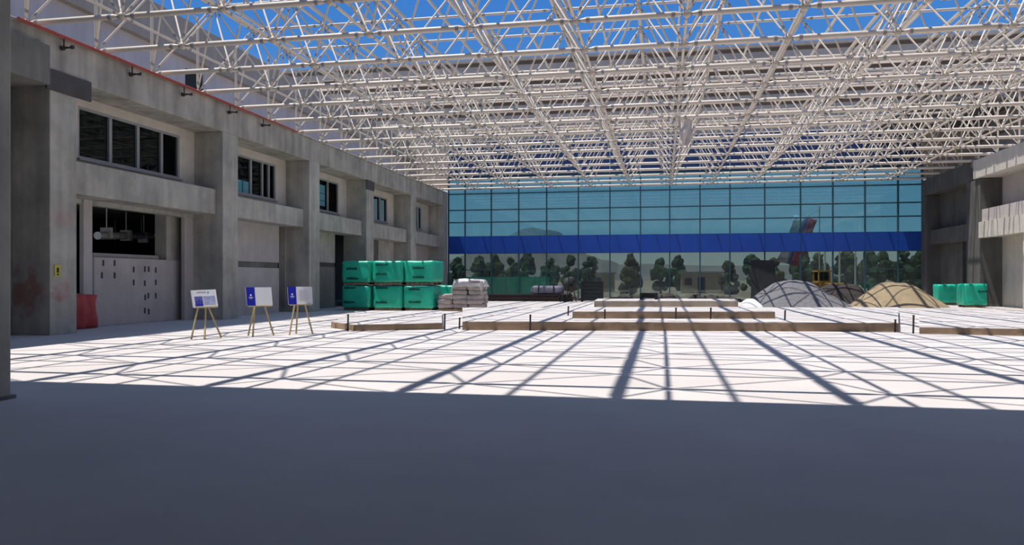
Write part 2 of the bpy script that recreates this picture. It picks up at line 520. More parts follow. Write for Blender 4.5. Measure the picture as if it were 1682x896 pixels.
# red pipe along the fascia with dark brackets
rp = empty('pipe', (AX + 0.16, 17.9, 8.62), label='long red pipe running along the top of the left wall', cat='pipe')
MB().tube((0, 0, 0), (0, 12.0, 0), 0.055, 10).build('pipe_run', M['red_pipe'], rp)
MB().tube((0, 12.0, 0), (0, 16.2, 0), 0.045, 10).build('pipe_run', M['red_pipe'], rp)
for yy in (19.51, 22.45, 25.25, 28.28, 30.92):
    b = MB().tube((-0.08, yy - 17.9, -0.31), (0.30, yy - 17.9, -0.31), 0.035, 8)
    b.tube((-0.08, yy - 17.9, -0.31), (0.0, yy - 17.9, -0.31), 0.08, 8)
    b.tube((0.25, yy - 17.9, -0.31), (0.31, yy - 17.9, -0.31), 0.06, 8)
    b.build('bracket', M['dark_steel'], rp)
    MB().tube((0, yy - 17.9, -0.28), (0, yy - 17.9, 0), 0.02, 6).build('clamp', M['dark_steel'], rp)

# ---- right wall
WX = 18.5
WR = empty('wall_right', (0, 0, 0), label='concrete frame wall on the right with sunlit fascia and dark far bay', kind='structure')
for (y0, y1) in ((-16, -14.9), (10, 11.1), (18, 19.1), (26, 27.1), (34, 35.1), (42.6, 43.7), (50.3, 52.4), (59.8, 60.9)):
    part_box('column', M['concrete_shaded'] if y0 > 50 else M['concrete'], WR, WX, WX + 1.4, y0, y1, 0, 7.6, bevel=0.02)
part_box('fascia_beam', M['plaster'], WR, WX - 0.12, WX + 2.2, -16, 51.0, 7.63, 8.75, bevel=0.02)  # sunlight put into paler colour here and on the canopy panels
part_box('fascia_beam', M['concrete_shaded'], WR, WX, WX + 2.2, 51.0, 60.9, 7.63, 8.75, bevel=0.02)
for k in range(12):                                              # pale ribbed panels of the canopy edge
    y0 = 50.25 - 1.05 * (k + 1)
    part_box('canopy_panel', M['plaster'], WR, WX - 0.10 - (0.02 if k % 2 else 0), WX + 0.3, y0 + 0.04, y0 + 1.05, 4.06, 5.0)
part_box('floor_beam', M['concrete'], WR, WX + 0.3, WX + 1.5, -16, 51.0, 4.1, 5.0)
part_box('floor_beam', M['plaster_pink'], WR, WX + 0.1, WX + 1.5, 38, 50.3, 5.0, 5.75)
part_box('infill_wall', M['plaster_pink'], WR, WX + 1.2, WX + 1.5, -16, 50.3, 5.0, 7.63)
part_box('infill_wall', M['plaster'], WR, WX + 1.2, WX + 1.5, 45.5, 50.3, 0, 4.1)
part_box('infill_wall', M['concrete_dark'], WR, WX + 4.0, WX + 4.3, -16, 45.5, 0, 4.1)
part_box('door_jamb', M['plaster'], WR, WX, WX + 0.2, 44.55, 44.75, 0, 4.06)
part_box('floor_beam', M['concrete_shaded'], WR, WX + 0.3, WX + 1.5, 52.4, 59.8, 4.1, 5.1)
part_box('infill_wall', M['concrete_shaded'], WR, WX + 0.9, WX + 1.2, 52.4, 59.8, 5.1, 7.63)
part_box('infill_wall', M['concrete_shaded'], WR, WX + 0.9, WX + 1.2, 55.6, 59.8, 0, 4.1)
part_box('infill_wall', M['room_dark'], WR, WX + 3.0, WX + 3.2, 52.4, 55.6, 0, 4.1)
part_box('terrace', M['slab'], WR, WX + 2.2, 27, -16, GY, 8.5, 8.7)
part_box('setback_wall', M['lavender'], WR, 22.0, 22.5, -16, GY, 8.7, 11.25)
part_box('roof_band', M['upper_band'], WR, 21.7, 27.0, -16, GY + 3, 11.25, 12.85)
part_box('roof_deck', M['deck'], WR, 15.2, 21.7, 51.2, GY, 12.55, 12.7)

# ---- far end: glass wall, blue panels, building block above
WG = empty('window_1', (0, GY, 0), label='tall teal glass curtain wall with a royal blue band across the far end', kind='structure')
MX = [-17.1, -15.71, -13.53, -11.28, -9.02, -6.49, -4.01, -1.65, 0.58, 2.86, 5.07, 7.61, 10.18, 12.46, 14.7, 16.96, 18.6]
ROWS = [(0.12, 3.71, 'glass_low'), (3.71, 5.08, 'blue_panel'), (5.08, 6.23, 'glass_hall'), (6.23, 7.23, 'glass_hall'), (7.23, 8.54, 'glass_hall'), (8.54, 8.94, 'glass_hall'), (8.94, 9.9, 'glass_hall')]
for x in MX:
    MB().box(x - 0.045, x + 0.045, -0.10, 0.10, 0, 9.9).build('mullion', M['mullion'], WG)
for z, t in ((5.08, .03), (6.23, .045), (7.23, .045), (8.54, .05), (8.94, .03), (9.9, .06), (3.71, .03), (0.06, .06)):
    MB().box(MX[0], MX[-1], -0.08, 0.08, z - t, z + t).build('transom', M['mullion'], WG)
MB().box(MX[0], MX[2], -0.08, 0.08, 2.35, 2.41).build('transom', M['mullion'], WG)
MB().box(MX[-3], MX[-1], -0.08, 0.08, 2.35, 2.41).build('transom', M['mullion'], WG)
for i in range(len(MX) - 1):
    for z0, z1, mk_ in ROWS:
        if mk_ == 'blue_panel':
            MB().box(MX[i] + 0.02, MX[i + 1] - 0.02, -0.12, -0.06, z0, z1).build('blue_panel', M['blue_panel'], WG)
        else:
            MB().box(MX[i] + 0.04, MX[i + 1] - 0.04, -0.012, 0.012, z0 + 0.03, z1 - 0.03).build('glass_pane', M[mk_], WG)
WB = empty('wall_back', (0, GY, 0), label='navy panels and taupe clad building block above the glass wall', kind='structure')
for i in range(len(MX) - 1):
    for z0, z1 in ((9.96, 11.3), (11.33, 12.7)):
        MB().box(MX[i] + 0.02, MX[i + 1] - 0.02, -0.1, 0.1, z0, z1).build('navy_panel', M['navy_panel'], WB)
for side in ((-38, MX[0]), (MX[-1], 30)):
    MB().box(side[0], side[1], 0.0, 0.4, 0 if False else 9.0, 12.7).build('side_panel', M['cladding'], WB)
MB().box(-38, 30, 0.6, 5.5, 12.7, 19.3).build('block', M['cladding_gap'], WB)
for k in range(8):                                               # ribbed cladding courses, lapped
    z0 = 12.7 + k * 0.82
    MB().add([(-38, 0.42, z0), (30, 0.42, z0), (30, 0.6, z0 + 0.56), (-38, 0.6, z0 + 0.56), (-38, 0.6, z0), (30, 0.6, z0)],
             [(0, 1, 2, 3), (0, 4, 5, 1)], 0).build('cladding_course', M['cladding'], WB)
MB().box(-38.2, 30.2, 0.35, 5.7, 19.28, 19.5).build('roof_edge', M['upper_band'], WB)

# ------------------------------------------------------------------ space frame roof
SF = empty('space_frame', (0.66, 18.86, 8.85), label='white tubular steel space frame spanning the open roof', cat='roof frame')
PX, PY, DZ = 3.05, 2.74, 2.75
KX = range(-6, 7)
JY = range(-5, 16)


def rod_mesh(name, length, r, n=8, collar=True):
    """tube along +X with conical ends and grey collars"""
    m = MB()
    c = min(0.22, length * 0.12)
    e = 0.09
    stations = [(e, r * 0.42), (e + 0.06, r * 0.55), (e + c, r), (length - e - c, r), (length - e - 0.06, r * 0.55), (length - e, r * 0.42)]
    vs = []
    for x, rr in stations:
        for i in range(n):
            t = 2 * math.pi * i / n
            vs.append((x, rr * math.cos(t), rr * math.sin(t)))
    for s in range(5):
        fs = [(s * n + i, (s + 1) * n + i, (s + 1) * n + (i + 1) % n, s * n + (i + 1) % n) for i in range(n)]
        m.add([], [], 0)
        b = 0
        if s == 0:
            m.v += vs
        for f in fs:
            m.f.append(f)
            m.m.append(1 if (collar and s in (0, 4)) else 0)
            m.sm.append(True)
    if collar:
        for x in (e + c, length - e - c - 0.10):
            m.tube((x, 0, 0), (x + 0.10, 0, 0), r * 1.10, n, None, 1)
    return m


def frame_matrix(p, q):
    p, q = Vector(p), Vector(q)
    x = (q - p).normalized()
    up = Vector((0, 0, 1))
    y = up.cross(x)
    y = y.normalized() if y.length > 1e-4 else Vector((0, 1, 0))
    z = x.cross(y)
    m = Matrix((x, y, z)).transposed().to_4x4()
    m.translation = p
    return m


def low(k, j):
    return (k * PX, j * PY, 0.0)


def upp(k, j):
    return (k * PX + PX / 2, j * PY + PY / 2, DZ)


members = {'lower_chord': [], 'upper_chord': [], 'diagonal': [], 'purlin': [], 'edge_post': []}
nodes = []
for k in KX:
    for j in JY:
        nodes.append((low(k, j), 0.12))
        if k + 1 in KX:
            members['lower_chord'].append((low(k, j), low(k + 1, j), 'lx'))
        if j + 1 in JY:
            members['lower_chord'].append((low(k, j), low(k, j + 1), 'ly'))
KU, JU = range(-6, 6), range(-5, 15)
for k in KU:
    for j in JU:
        u = upp(k, j)
        nodes.append((u, 0.10))
        if k + 1 in KU:
            members['upper_chord'].append((u, upp(k + 1, j), 'ux'))
        if j + 1 in JU:
            members['upper_chord'].append((u, upp(k, j + 1), 'uy'))
        for a in (0, 1):
            for b in (0, 1):
                members['diagonal'].append((u, low(k + a, j + b), 'd'))
for k in (-6, 6):                                       # posts along the two bearing walls
    for j in JY:
        members['edge_post'].append((low(k, j), (k * PX, j * PY, DZ + 0.36), 'e'))
for q in range(-11, 12):                                # purlins along the hall, over and between the upper chords
    x = q * PX / 2
    for j in JU:
        if j + 1 in JU or True:
            members['purlin'].append(((x, j * PY + PY / 2, DZ + 0.36), (x, (j + 1) * PY + PY / 2, DZ + 0.36), 'p' if q % 2 else 'pm'))
RAD = {'lx': 0.085, 'ly': 0.045, 'ux': 0.055, 'uy': 0.055, 'd': 0.033, 'e': 0.05}
meshes = {}


def member_mesh(tp, p, q):
    if tp not in meshes:
        L_ = (Vector(q) - Vector(p)).length
        if tp in ('p', 'pm'):
            hw_ = 0.055 if tp == 'p' else 0.036
            meshes[tp] = MB().box(0, L_, -hw_, hw_, -0.05, 0.05)
        else:
            meshes[tp] = rod_mesh(tp, L_, RAD[tp])
    return meshes[tp]


def seen(p):
    s = proj(p[0] + 0.66, p[1] + 18.86, p[2] + 8.85)
    return s is not None and -60 < s[0] < 1742 and -60 < s[1] < 956


def rank(p, q):
    a = ((p[0] + q[0]) / 2, (p[1] + q[1]) / 2, (p[2] + q[2]) / 2)
    d = (Vector(a) + Vector((0.66, 18.86, 8.85 - EYE))).length
    return d + (0 if (seen(p) or seen(q)) else 1000)


LIMIT = 290
mats_rod = [M['white_paint'], M['collar']]
data = {}
for nm, lst in members.items():
    lst.sort(key=lambda t: rank(t[0], t[1]))
    rest = MB()
    for n_, (p, q, tp) in enumerate(lst):
        mm = member_mesh(tp, p, q)
        fm = frame_matrix(p, q)
        if n_ < LIMIT:
            if tp not in data:
                data[tp] = mm.mesh(nm, mats_rod)
            link_mesh(nm, data[tp], SF, fm)
        else:
            b = len(rest.v)
            rest.v += [tuple(fm @ Vector(v)) for v in mm.v]
            rest.f += [tuple(b + i for i in f) for f in mm.f]
            rest.m += mm.m
            rest.sm += mm.sm
    if rest.v:
        tag(rest.build(nm, mats_rod, SF), kind='stuff')
nodes.sort(key=lambda t: rank(t[0], t[0]))
nd = {}
rest = MB()
for n_, (p, r) in enumerate(nodes):
    if n_ < LIMIT:
        if r not in nd:
            nd[r] = MB().ball((0, 0, 0), r).mesh('ball_node', M['node'])
        link_mesh('ball_node', nd[r], SF, Matrix.Translation(p))
    else:
        rest.ball(p, r)
tag(rest.build('ball_node', M['node'], SF), kind='stuff')
stubs = MB()                                            # stubs that carry the purlins
for k in KU:
    for j in JU:
        u = upp(k, j)
        stubs.tube(u, (u[0], u[1], DZ + 0.32), 0.03, 6)
tag(stubs.build('purlin_stub', M['white_paint'], SF), kind='stuff')
for k in (-6, 6):
    for j in JY:
        x, y, z = low(k, j)
        MB().box(x - 0.15, x + 0.15, y - 0.15, y + 0.15, -0.20 if k < 0 else -0.12, -0.09).build('bearing', M['dark_steel'], SF)

# torn sheet caught in the frame
cl = MB()
random.seed(4)
nx_, nz_ = 8, 12
grid = []
for j in range(nz_ + 1):
    for i in range(nx_ + 1):
        u_, v_ = i / nx_, j / nz_
        wid = 0.72 * (1 - 0.35 * v_)
        grid.append((wid * (u_ - 0.5) + 0.12 * math.sin(v_ * 3) - 0.1 * v_, 0.12 * math.sin(u_ * 9 + v_ * 2) + 0.05 * math.sin(v_ * 9), -1.45 * v_ * (1 - 0.18 * abs(math.sin(u_ * 7))) + 0.1 * (1 - u_) * (1 - v_)))
fs = [(j * (nx_ + 1) + i, j * (nx_ + 1) + i + 1, (j + 1) * (nx_ + 1) + i + 1, (j + 1) * (nx_ + 1) + i) for j in range(nz_) for i in range(nx_)]
cl.add(grid, fs, 0, True)
clo = cl.build('torn_sheet', M['cloth'])
clo.location = (1.0, 35.4, 8.85)
sol = clo.modifiers.new('thick', 'SOLIDIFY')
sol.thickness = 0.012
tag(clo, 'pale torn plastic sheet hanging from the white roof frame', 'sheet')

# ------------------------------------------------------------------ raised platforms and stakes on the floor
def slab(pts, z0, z1, parent, face, skip=(), name='tier', board=0.05):
    MB().prism(pts, z0, z1).build(name, M['floor'], parent)
    n = len(pts)
    cx = sum(p[0] for p in pts) / n
    cy = sum(p[1] for p in pts) / n
    for i in range(n):
        if i in skip:
            continue
        a, b = Vector((*pts[i], 0)), Vector((*pts[(i + 1) % n], 0))
        d = (b - a).normalized()
        nr = Vector((d.y, -d.x, 0))
        mid = (a + b) / 2
        if nr.dot(mid - Vector((cx, cy, 0))) < 0:
            nr = -nr
        q = [a, b, b + nr * board, a + nr * board]
        MB().prism([(p.x, p.y) for p in (q if (b - a).cross(nr).z > 0 else q[::-1])], z0, z1 - 0.015).build('edge_board', M[face], parent)


p1 = empty('platform', (0, 0, 0), label='low concrete platform with brown edge boards in front of the green pallets', cat='platform')
slab([(-9.35, 22.65), (-6.95, 24.0), (-9.85, 34.0), (-13.2, 32.0), (-10.7, 24.0)], 0.0, 0.20, p1, 'brown_board', (1, 2))
p2 = empty('platform', (0, 0, 0), label='stepped three-tier concrete platform in the middle of the sunlit floor', cat='platform')
slab([(-6.2, 23.75), (7.1, 25.5), (11.1, 39.9), (-9.3, 35.6)], 0.0, 0.27, p2, 'brown_board', (1, 2, 3))
slab([(-3.0, 26.3), (3.75, 27.5), (3.5, 31.0), (3.2, 36.3), (-3.4, 35.6)], 0.27, 0.51, p2, 'brown_board', (1, 2, 3, 4))
slab([(-2.65, 30.8), (2.95, 31.9), (3.1, 35.4), (-2.8, 34.4)], 0.51, 0.75, p2, 'beige_edge', (1, 2, 3))
p3 = empty('platform', (0, 0, 0), label='low concrete platform with brown edge boards at the right edge of the view', cat='platform')
slab([(7.45, 24.7), (10.4, 24.3), (16.0, 23.6), (17.0, 36.0), (11.4, 37.8)], 0.0, 0.20, p3, 'brown_board', (3, 4))

STK = [((-9.55, 22.55), 0, 0.50, 'at the left corner of the platform before the green pallets'),
       ((-6.82, 23.85), 0, 0.48, 'at the right corner of the platform before the green pallets'),
       ((-6.45, 24.3), 0, 0.34, 'alone in the gap between the left and middle platforms'),
       ((-4.05, 23.85), 0, 0.48, 'on the front edge of the stepped platform, left of its tiers'),
       ((-3.4, 28.4), 0.27, 0.32, 'on the first tier beside the second tier corner'),
       ((-1.9, 26.2), 0.27, 0.30, 'before the left end of the second tier'),
       ((0.45, 26.6), 0.27, 0.36, 'before the middle of the second tier'),
       ((1.6, 26.8), 0.27, 0.36, 'before the right half of the second tier'),
       ((3.95, 26.6), 0.27, 0.30, 'just right of the second tier corner'),
       ((6.95, 25.3), 0.0, 0.36, 'at the right front corner of the stepped platform'),
       ((7.3, 24.75), 0.0, 0.52, 'at the left front corner of the right-hand platform')]
for (x, y), z, h_, where in STK:
    s = empty('stake', (x, y, z), label='thin dark stake ' + where, cat='stake', group='stakes around the platforms')
    MB().tube((0, 0, 0), (0.01, 0, h_), 0.028, 8).build('rod', M['dark_steel'], s)
    MB().tube((0.01, 0, h_), (0.01, 0, h_ + 0.025), 0.034, 8).build('cap', M['dark_steel'], s)

# ------------------------------------------------------------------ easels with display boards
def easel(loc, rz, label, kind, lean=12, roll=0, w=0.70, hgt=0.50, zb=0.86, feet=((-0.26, -0.22), (0.34, -0.12), (-0.02, 0.42))):
    e = empty('easel', loc, rz, label, 'easel', 'easels on the sunlit floor')
    apex = [(-0.06, 0.14, 1.24), (0.08, 0.14, 1.24), (0.0, 0.18, 1.22)]
    for (fx, fy), ap in zip(feet, apex):
        MB().tube((fx, fy, 0), ap, 0.026, 8, 0.02).build('leg', M['wood'], e)
    MB().tube((-0.09, 0.15, 1.22), (0.11, 0.15, 1.22), 0.024, 8).build('hinge_bar', M['wood'], e)
    MB().box(-w * 0.42, w * 0.46, -0.12, 0.02, zb - 0.03, zb).build('ledge', M['wood'], e)
    b = empty('display_board', (0, 0, 0))
    b.parent = e
    bm = Matrix.Translation((0, -0.06, zb)) @ Matrix.Rotation(R(-lean), 4, 'X') @ Matrix.Rotation(R(roll), 4, 'Y')
    D.objects.remove(b)
    bd = MB().box(-w / 2, w / 2, -0.012, 0.012, 0, hgt, 0, bm).build('display_board', M['board_white'], e)

    def pr(nm, m_, u0, u1, v0, v1, t=0.0155):
        return MB().box(-w / 2 + u0 * w, -w / 2 + u1 * w, -t, -0.0115, v0 * hgt, v1 * hgt, 0, bm).build(nm, m_, bd)
    if kind == 0:
        pr('header_print', M['print_grey'], 0.22, 0.58, 0.84, 0.89)
        pr('corner_mark', M['teal_fence'], 0.64, 0.70, 0.79, 0.88)
        pr('picture', M['print_violet'], 0.10, 0.42, 0.06, 0.62)
        pr('picture', M['board_blue'], 0.10, 0.42, 0.06, 0.16, 0.017)
        pr('picture', M['print_pale'], 0.45, 0.92, 0.12, 0.62)
        for k in range(3):
            pr('picture_tower', M['board_blue'], 0.15 + 0.09 * k, 0.19 + 0.09 * k, 0.16, 0.36 + 0.09 * (k % 2), 0.018)
    else:
        tag(pr('blue_panel', M['board_blue'], 0.0, 0.335, 0.0, 1.0), 'royal blue left third')
        pr('emblem', M['board_white'], 0.14, 0.20, 0.52, 0.62, 0.018)
        pr('title_line', M['board_white'], 0.09, 0.25, 0.44, 0.47, 0.018)
        pr('title_line', M['board_white'], 0.11, 0.23, 0.38, 0.40, 0.018)
        if kind == 2:
            for k in range(7):
                pr('text_line', M['print_grey'], 0.45, 0.80 + 0.08 * ((k * 3) % 2), 0.78 - 0.09 * k, 0.79 - 0.09 * k)
    return e


easel((-12.15, 18.98, 0), R(50), 'wooden easel whose board shows a picture, nearest the white low wall', 0, 18, -2, 0.66, 0.48, 0.86, ((-0.36, -0.02), (-0.10, -0.30), (0.46, 0.06)))
easel((-11.2, 20.15, 0), R(46), 'wooden easel with blue and blank white board, middle one of three', 1, 14, 0, 0.72, 0.53, 0.86, ((-0.22, -0.14), (0.40, -0.04), (-0.22, 0.30)))
easel((-10.3, 20.85, 0), R(40), 'wooden easel with blue and faintly lined white board, closest to the green pallets', 2, 12, 0, 0.70, 0.52, 0.88, ((-0.32, -0.06), (0.36, -0.02), (-0.02, 0.40)))

# ------------------------------------------------------------------ green wrapped pallets
def soft_box(w, d, h, seed, rnd=0.09, wob=0.035):
    bm = bmesh.new()
    bmesh.ops.create_cube(bm, size=1.0)
    bmesh.ops.subdivide_edges(bm, edges=bm.edges[:], cuts=9, use_grid_fill=True)
    dims = Vector((w, d, h))
    for v in bm.verts:
        p = Vector((v.co.x * w, v.co.y * d, v.co.z * h))
        inner = Vector([max(-s / 2 + rnd, min(s / 2 - rnd, c)) for c, s in zip(p, dims)])
        off = p - inner
        if off.length > 1e-6:
            p = inner + off.normalized() * min(off.length, rnd)
        nz = noise.noise(p * 1.9 + Vector((seed * 7.1, seed * 3.3, seed)))
        nz2 = noise.noise(Vector((p.x * 7 + seed, p.y * 7, p.z * 1.2)))
        dirn = p.normalized()
        p += dirn * (wob * nz + wob * 0.4 * nz2)
        p.z = max(p.z, -h / 2)
        v.co = p
    for f in bm.faces:
        f.smooth = True
    me = D.meshes.new('wrapped_load')
    bm.to_mesh(me)
    bm.free()
    return me


def pallet_mesh(w, d):
    p = MB()
    for y in (-d / 2 + 0.06, 0, d / 2 - 0.06):
        p.box(-w / 2 + 0.03, w / 2 - 0.03, y - 0.05, y + 0.05, 0.02, 0.10)
    for k in range(6):
        x = -w / 2 + 0.04 + k * (w - 0.2) / 5
        p.box(x, x + 0.12, -d / 2 + 0.02, d / 2 - 0.02, 0.10, 0.125)
        p.box(x, x + 0.12, -d / 2 + 0.02, d / 2 - 0.02, 0.0, 0.02)
    return p


def green_pallet(loc, rz, w, d, h, seed, label, marks=((-0.2, 0.36), (-0.2, -0.28)), group='green wrapped pallets in two tiers'):
    g = empty('wrapped_pallet', loc, rz, label, 'pallet', group)
    pallet_mesh(w - 0.12, d - 0.12).build('pallet', M['pallet_wood'], g)
    me = soft_box(w, d, h - 0.12, seed)
    me.materials.append(M['green_wrap'])
    o = link_mesh('wrapped_load', me, g, Matrix.Translation((0, 0, 0.12 + (h - 0.12) / 2)))
    rnd_ = random.Random(seed)
    for (u, v) in marks:                                 # the illegible dark lettering printed on the wrap
        ml = MB()
        x = u * w - 0.30
        for k in range(8):
            cw = rnd_.uniform(0.045, 0.075)
            hh = rnd_.uniform(0.09, 0.13)
            z0 = v * (h - 0.12)
            ml.box(x, x + cw, -d / 2 - 0.035, -d / 2 + 0.02, z0, z0 + hh * 0.45)
            ml.box(x, x + cw * 0.55, -d / 2 - 0.035, -d / 2 + 0.02, z0, z0 + hh)
            x += cw + 0.018
        ml.build('print', M['green_ink'], o)
    return g


GYB = 38.45
green_pallet((-15.55, GYB, 0), 0, 1.54, 1.5, 1.29, 1, 'green wrapped pallet in the lower row, next to the left wall')
green_pallet((-13.85, GYB + 0.1, 0), 0, 1.60, 1.5, 1.29, 2, 'green wrapped pallet in the middle of the lower row')
green_pallet((-12.15, GYB, 0), R(-2), 1.60, 1.5, 1.29, 3, 'green wrapped pallet in the lower row, next to the grey sacks', ((-0.12, 0.3), (-0.12, -0.26)))
green_pallet((-15.55, GYB, 1.33), 0, 1.54, 1.5, 1.23, 4, 'green wrapped pallet in the upper row, next to the left wall', ((-0.12, 0.1), (-0.12, -0.36)))
green_pallet((-13.82, GYB, 1.33), R(1), 1.64, 1.5, 1.23, 5, 'green wrapped pallet in the middle of the upper row', ((-0.2, 0.28), (-0.2, -0.16)))
green_pallet((-12.10, GYB + 0.05, 1.33), R(-3), 1.62, 1.5, 1.23, 6, 'green wrapped pallet in the upper row, above the grey sacks side', ((-0.02, 0.12), (-0.02, -0.3)))
green_pallet((-11.55, 41.6, 0), R(4), 1.6, 1.5, 1.28, 7, 'green wrapped pallet half hidden behind the grey sacks', ())
green_pallet((17.55, 48.9, 0), R(3), 1.25, 1.1, 1.36, 8, 'bright green wrapped pallet by the right wall, beside the sand', ((0.32, 0.1),), 'green wrapped pallets by the right wall')
green_pallet((17.6, 53.2, 0), R(-4), 1.25, 1.2, 1.3, 9, 'shaded green wrapped pallet behind the sand heap', (), 'green wrapped pallets by the right wall')

# ------------------------------------------------------------------ grey sacks on a pallet
sk = empty('sack_pallet', (-9.98, 38.35, 0), R(-3), 'pinkish grey sacks stacked under torn milky film beside green pallets', 'sacks')
pallet_mesh(2.3, 1.3).build('pallet', M['pallet_wood'], sk)
random.seed(11)
sme = []
for s in range(3):
    me = soft_box(0.80, 0.58, 0.27, 20 + s, 0.11, 0.05)
    me.materials.append(M['sack'])
    sme.append(me)
for lay in range(6):
    nxs = 3 if lay < 3 else 2
    for i in range(nxs):
        for j in range(2):
            x = -0.78 + 0.78 * i + (0.78 if nxs == 2 else 0) + random.uniform(-0.04, 0.04) - (0.0 if lay < 5 else 0.1)
            if lay == 5 and i == 0 and j == 0:
                continue
            mtx = Matrix.Translation((x, -0.31 + 0.62 * j + random.uniform(-0.04, 0.04), 0.25 + lay * 0.235)) @ Matrix.Rotation(random.uniform(-0.12, 0.12), 4, 'Z') @ Matrix.Rotation(random.uniform(-0.04, 0.04), 4, 'Y')
            link_mesh('sack', sme[(lay + i + j) % 3], sk, mtx)
fl = MB()
gr = []
for j in range(9):
    for i in range(13):
        u_, v_ = i / 12, j / 8
        gr.append((-0.45 + 1.65 * u_, -0.72 + 1.4 * v_, 1.60 + 0.10 * noise.noise(Vector((u_ * 4, v_ * 4, 2))) - (0.35 if v_ == 0 else 0) - 0.25 * abs(u_ - 0.5) ** 2 - (0.30 if u_ in (0, 1) else 0)))
fl.add(gr, [(j * 13 + i, j * 13 + i + 1, (j + 1) * 13 + i + 1, (j + 1) * 13 + i) for j in range(8) for i in range(12)], 0, True)
fo = fl.build('plastic_film', M['film_clear'], sk)
fo.modifiers.new('thick', 'SOLIDIFY').thickness = 0.01

# ------------------------------------------------------------------ heaps
def heap(name, loc, rx, ry, h, material, label, seed, bumps=0.12, peak=(0, 0), cat='heap'):
    n, rings = 72, 26
    vs, fs = [], []
    for a in range(rings + 1):
        t = a / rings
        for i in range(n):
            th = 2 * math.pi * i / n
            rr = t * (1 + 0.10 * noise.noise(Vector((math.cos(th) * 1.3, math.sin(th) * 1.3, seed))) * t)
            x, y = rx * rr * math.cos(th) + peak[0] * (1 - t), ry * rr * math.sin(th) + peak[1] * (1 - t)
            prof = (1 - t) ** 0.95 * (1 - 0.24 * math.exp(-(t / 0.22) ** 2))
            z = h * 1.22 * prof * (1 if t > 0.02 else 1)
            z += bumps * h * noise.noise(Vector((x * 0.9, y * 0.9, seed * 2.0))) * min(1, (1 - t) * 3)
            z += bumps * 0.25 * h * noise.noise(Vector((x * 3.5, y * 3.5, seed * 5.0))) * min(1, (1 - t) * 4)
            vs.append((x, y, max(z, 0.0) if t < 1 else 0.0))
    for a in range(rings):
        for i in range(n):
            fs.append((a * n + i, (a + 1) * n + i, (a + 1) * n + (i + 1) % n, a * n + (i + 1) % n))
    o = MB().add(vs, fs, 0, True).build(name, material)
    o.location = loc
    return tag(o, label, cat)


heap('gravel_heap', (7.75, 47.9, 0), 3.1, 3.0, 1.68, M['gravel'], 'grey gravel heap crossed by roof shadows, left of the sand', 3, 0.08, (-0.35, 0))
heap('sand_heap', (13.7, 49.6, 0), 2.75, 2.7, 1.55, M['sand'], 'tan sand heap crossed by roof shadows near the right wall', 5, 0.08, (-0.2, 0))
heap('soil_heap', (11.4, 54.9, 0), 2.9, 1.7, 1.45, M['soil'], 'dark soil heap behind the gap between gravel and sand', 8, 0.12, (0.5, 0))
heap('cement_heap', (4.75, 44.0, 0), 0.8, 0.7, 0.6, M['cement'], 'small white cement heap at the foot of the gravel', 9, 0.10)

# ------------------------------------------------------------------ building materials along the glass wall
st = empty('steel_stack', (-10.6, 56.6, 0), 0, 'long low stack of dark steel beams along the glass wall', 'steel beams')
for lay in range(2):
    for i in range(4):
        y = -0.7 + i * 0.45
        b = MB()
        b.box(-4.1 + 0.4 * lay, 4.1 - 0.3 * i * lay, y - 0.12, y + 0.12, lay * 0.26, lay * 0.26 + 0.03)
        b.box(-4.1 + 0.4 * lay, 4.1 - 0.3 * i * lay, y - 0.015, y + 0.015, lay * 0.26 + 0.03, lay * 0.26 + 0.22)
        b.box(-4.1 + 0.4 * lay, 4.1 - 0.3 * i * lay, y - 0.12, y + 0.12, lay * 0.26 + 0.22, lay * 0.26 + 0.25)
        b.build('beam', M['dark_steel'], st)
bn = empty('wrapped_bundle', (-8.3, 56.5, 0.51), R(3), 'violet-grey wrapped bundle lying on the dark steel beams', 'bundle')
me = soft_box(2.3, 1.2, 0.62, 31, 0.2, 0.08)
me.materials.append(M['bundle'])
link_mesh('wrapped_load', me, bn, Matrix.Translation((0, 0, 0.32)))
for x in (-0.6, 0.5):
    MB().box(x - 0.03, x + 0.03, -0.64, 0.64, 0.0, 0.66).build('strap', M['black'], bn)
# cement mixer
mx_ = empty('cement_mixer', (-6.5, 54.7, 0), R(25), 'dark cement mixer standing between steel stack and dark crate', 'mixer')
MB().lathe([(0.16, -0.42), (0.36, -0.30), (0.42, 0.0), (0.34, 0.28), (0.2, 0.48)], 18, (0, 0, 0), 0, Matrix.Translation((0, 0, 1.35)) @ Matrix.Rotation(R(50), 4, 'Y')).build('drum', M['dark_crate'], mx_)
MB().box(-0.18, 0.18, -0.55, -0.35, 0.75, 1.15).build('motor_box', M['dark_steel'], mx_)
for sx, sy in ((-0.4, -0.45), (0.4, -0.45), (-0.4, 0.45), (0.4, 0.45)):
    MB().tube((sx, sy, 0), (sx * 0.3, sy, 1.3), 0.035, 8).build('leg', M['dark_steel'], mx_)
for sy in (-0.5, 0.5):
    MB().tube((-0.45, sy - 0.05, 0.2), (-0.45, sy + 0.05, 0.2), 0.2, 14).build('wheel', M['rubber'], mx_)
ring = MB()
for i in range(14):
    t0, t1 = 2 * math.pi * i / 14, 2 * math.pi * (i + 1) / 14
    ring.tube((0.3 * math.cos(t0), -0.6, 1.35 + 0.3 * math.sin(t0)), (0.3 * math.cos(t1), -0.6, 1.35 + 0.3 * math.sin(t1)), 0.02, 6)
ring.build('hand_wheel', M['dark_steel'], mx_)


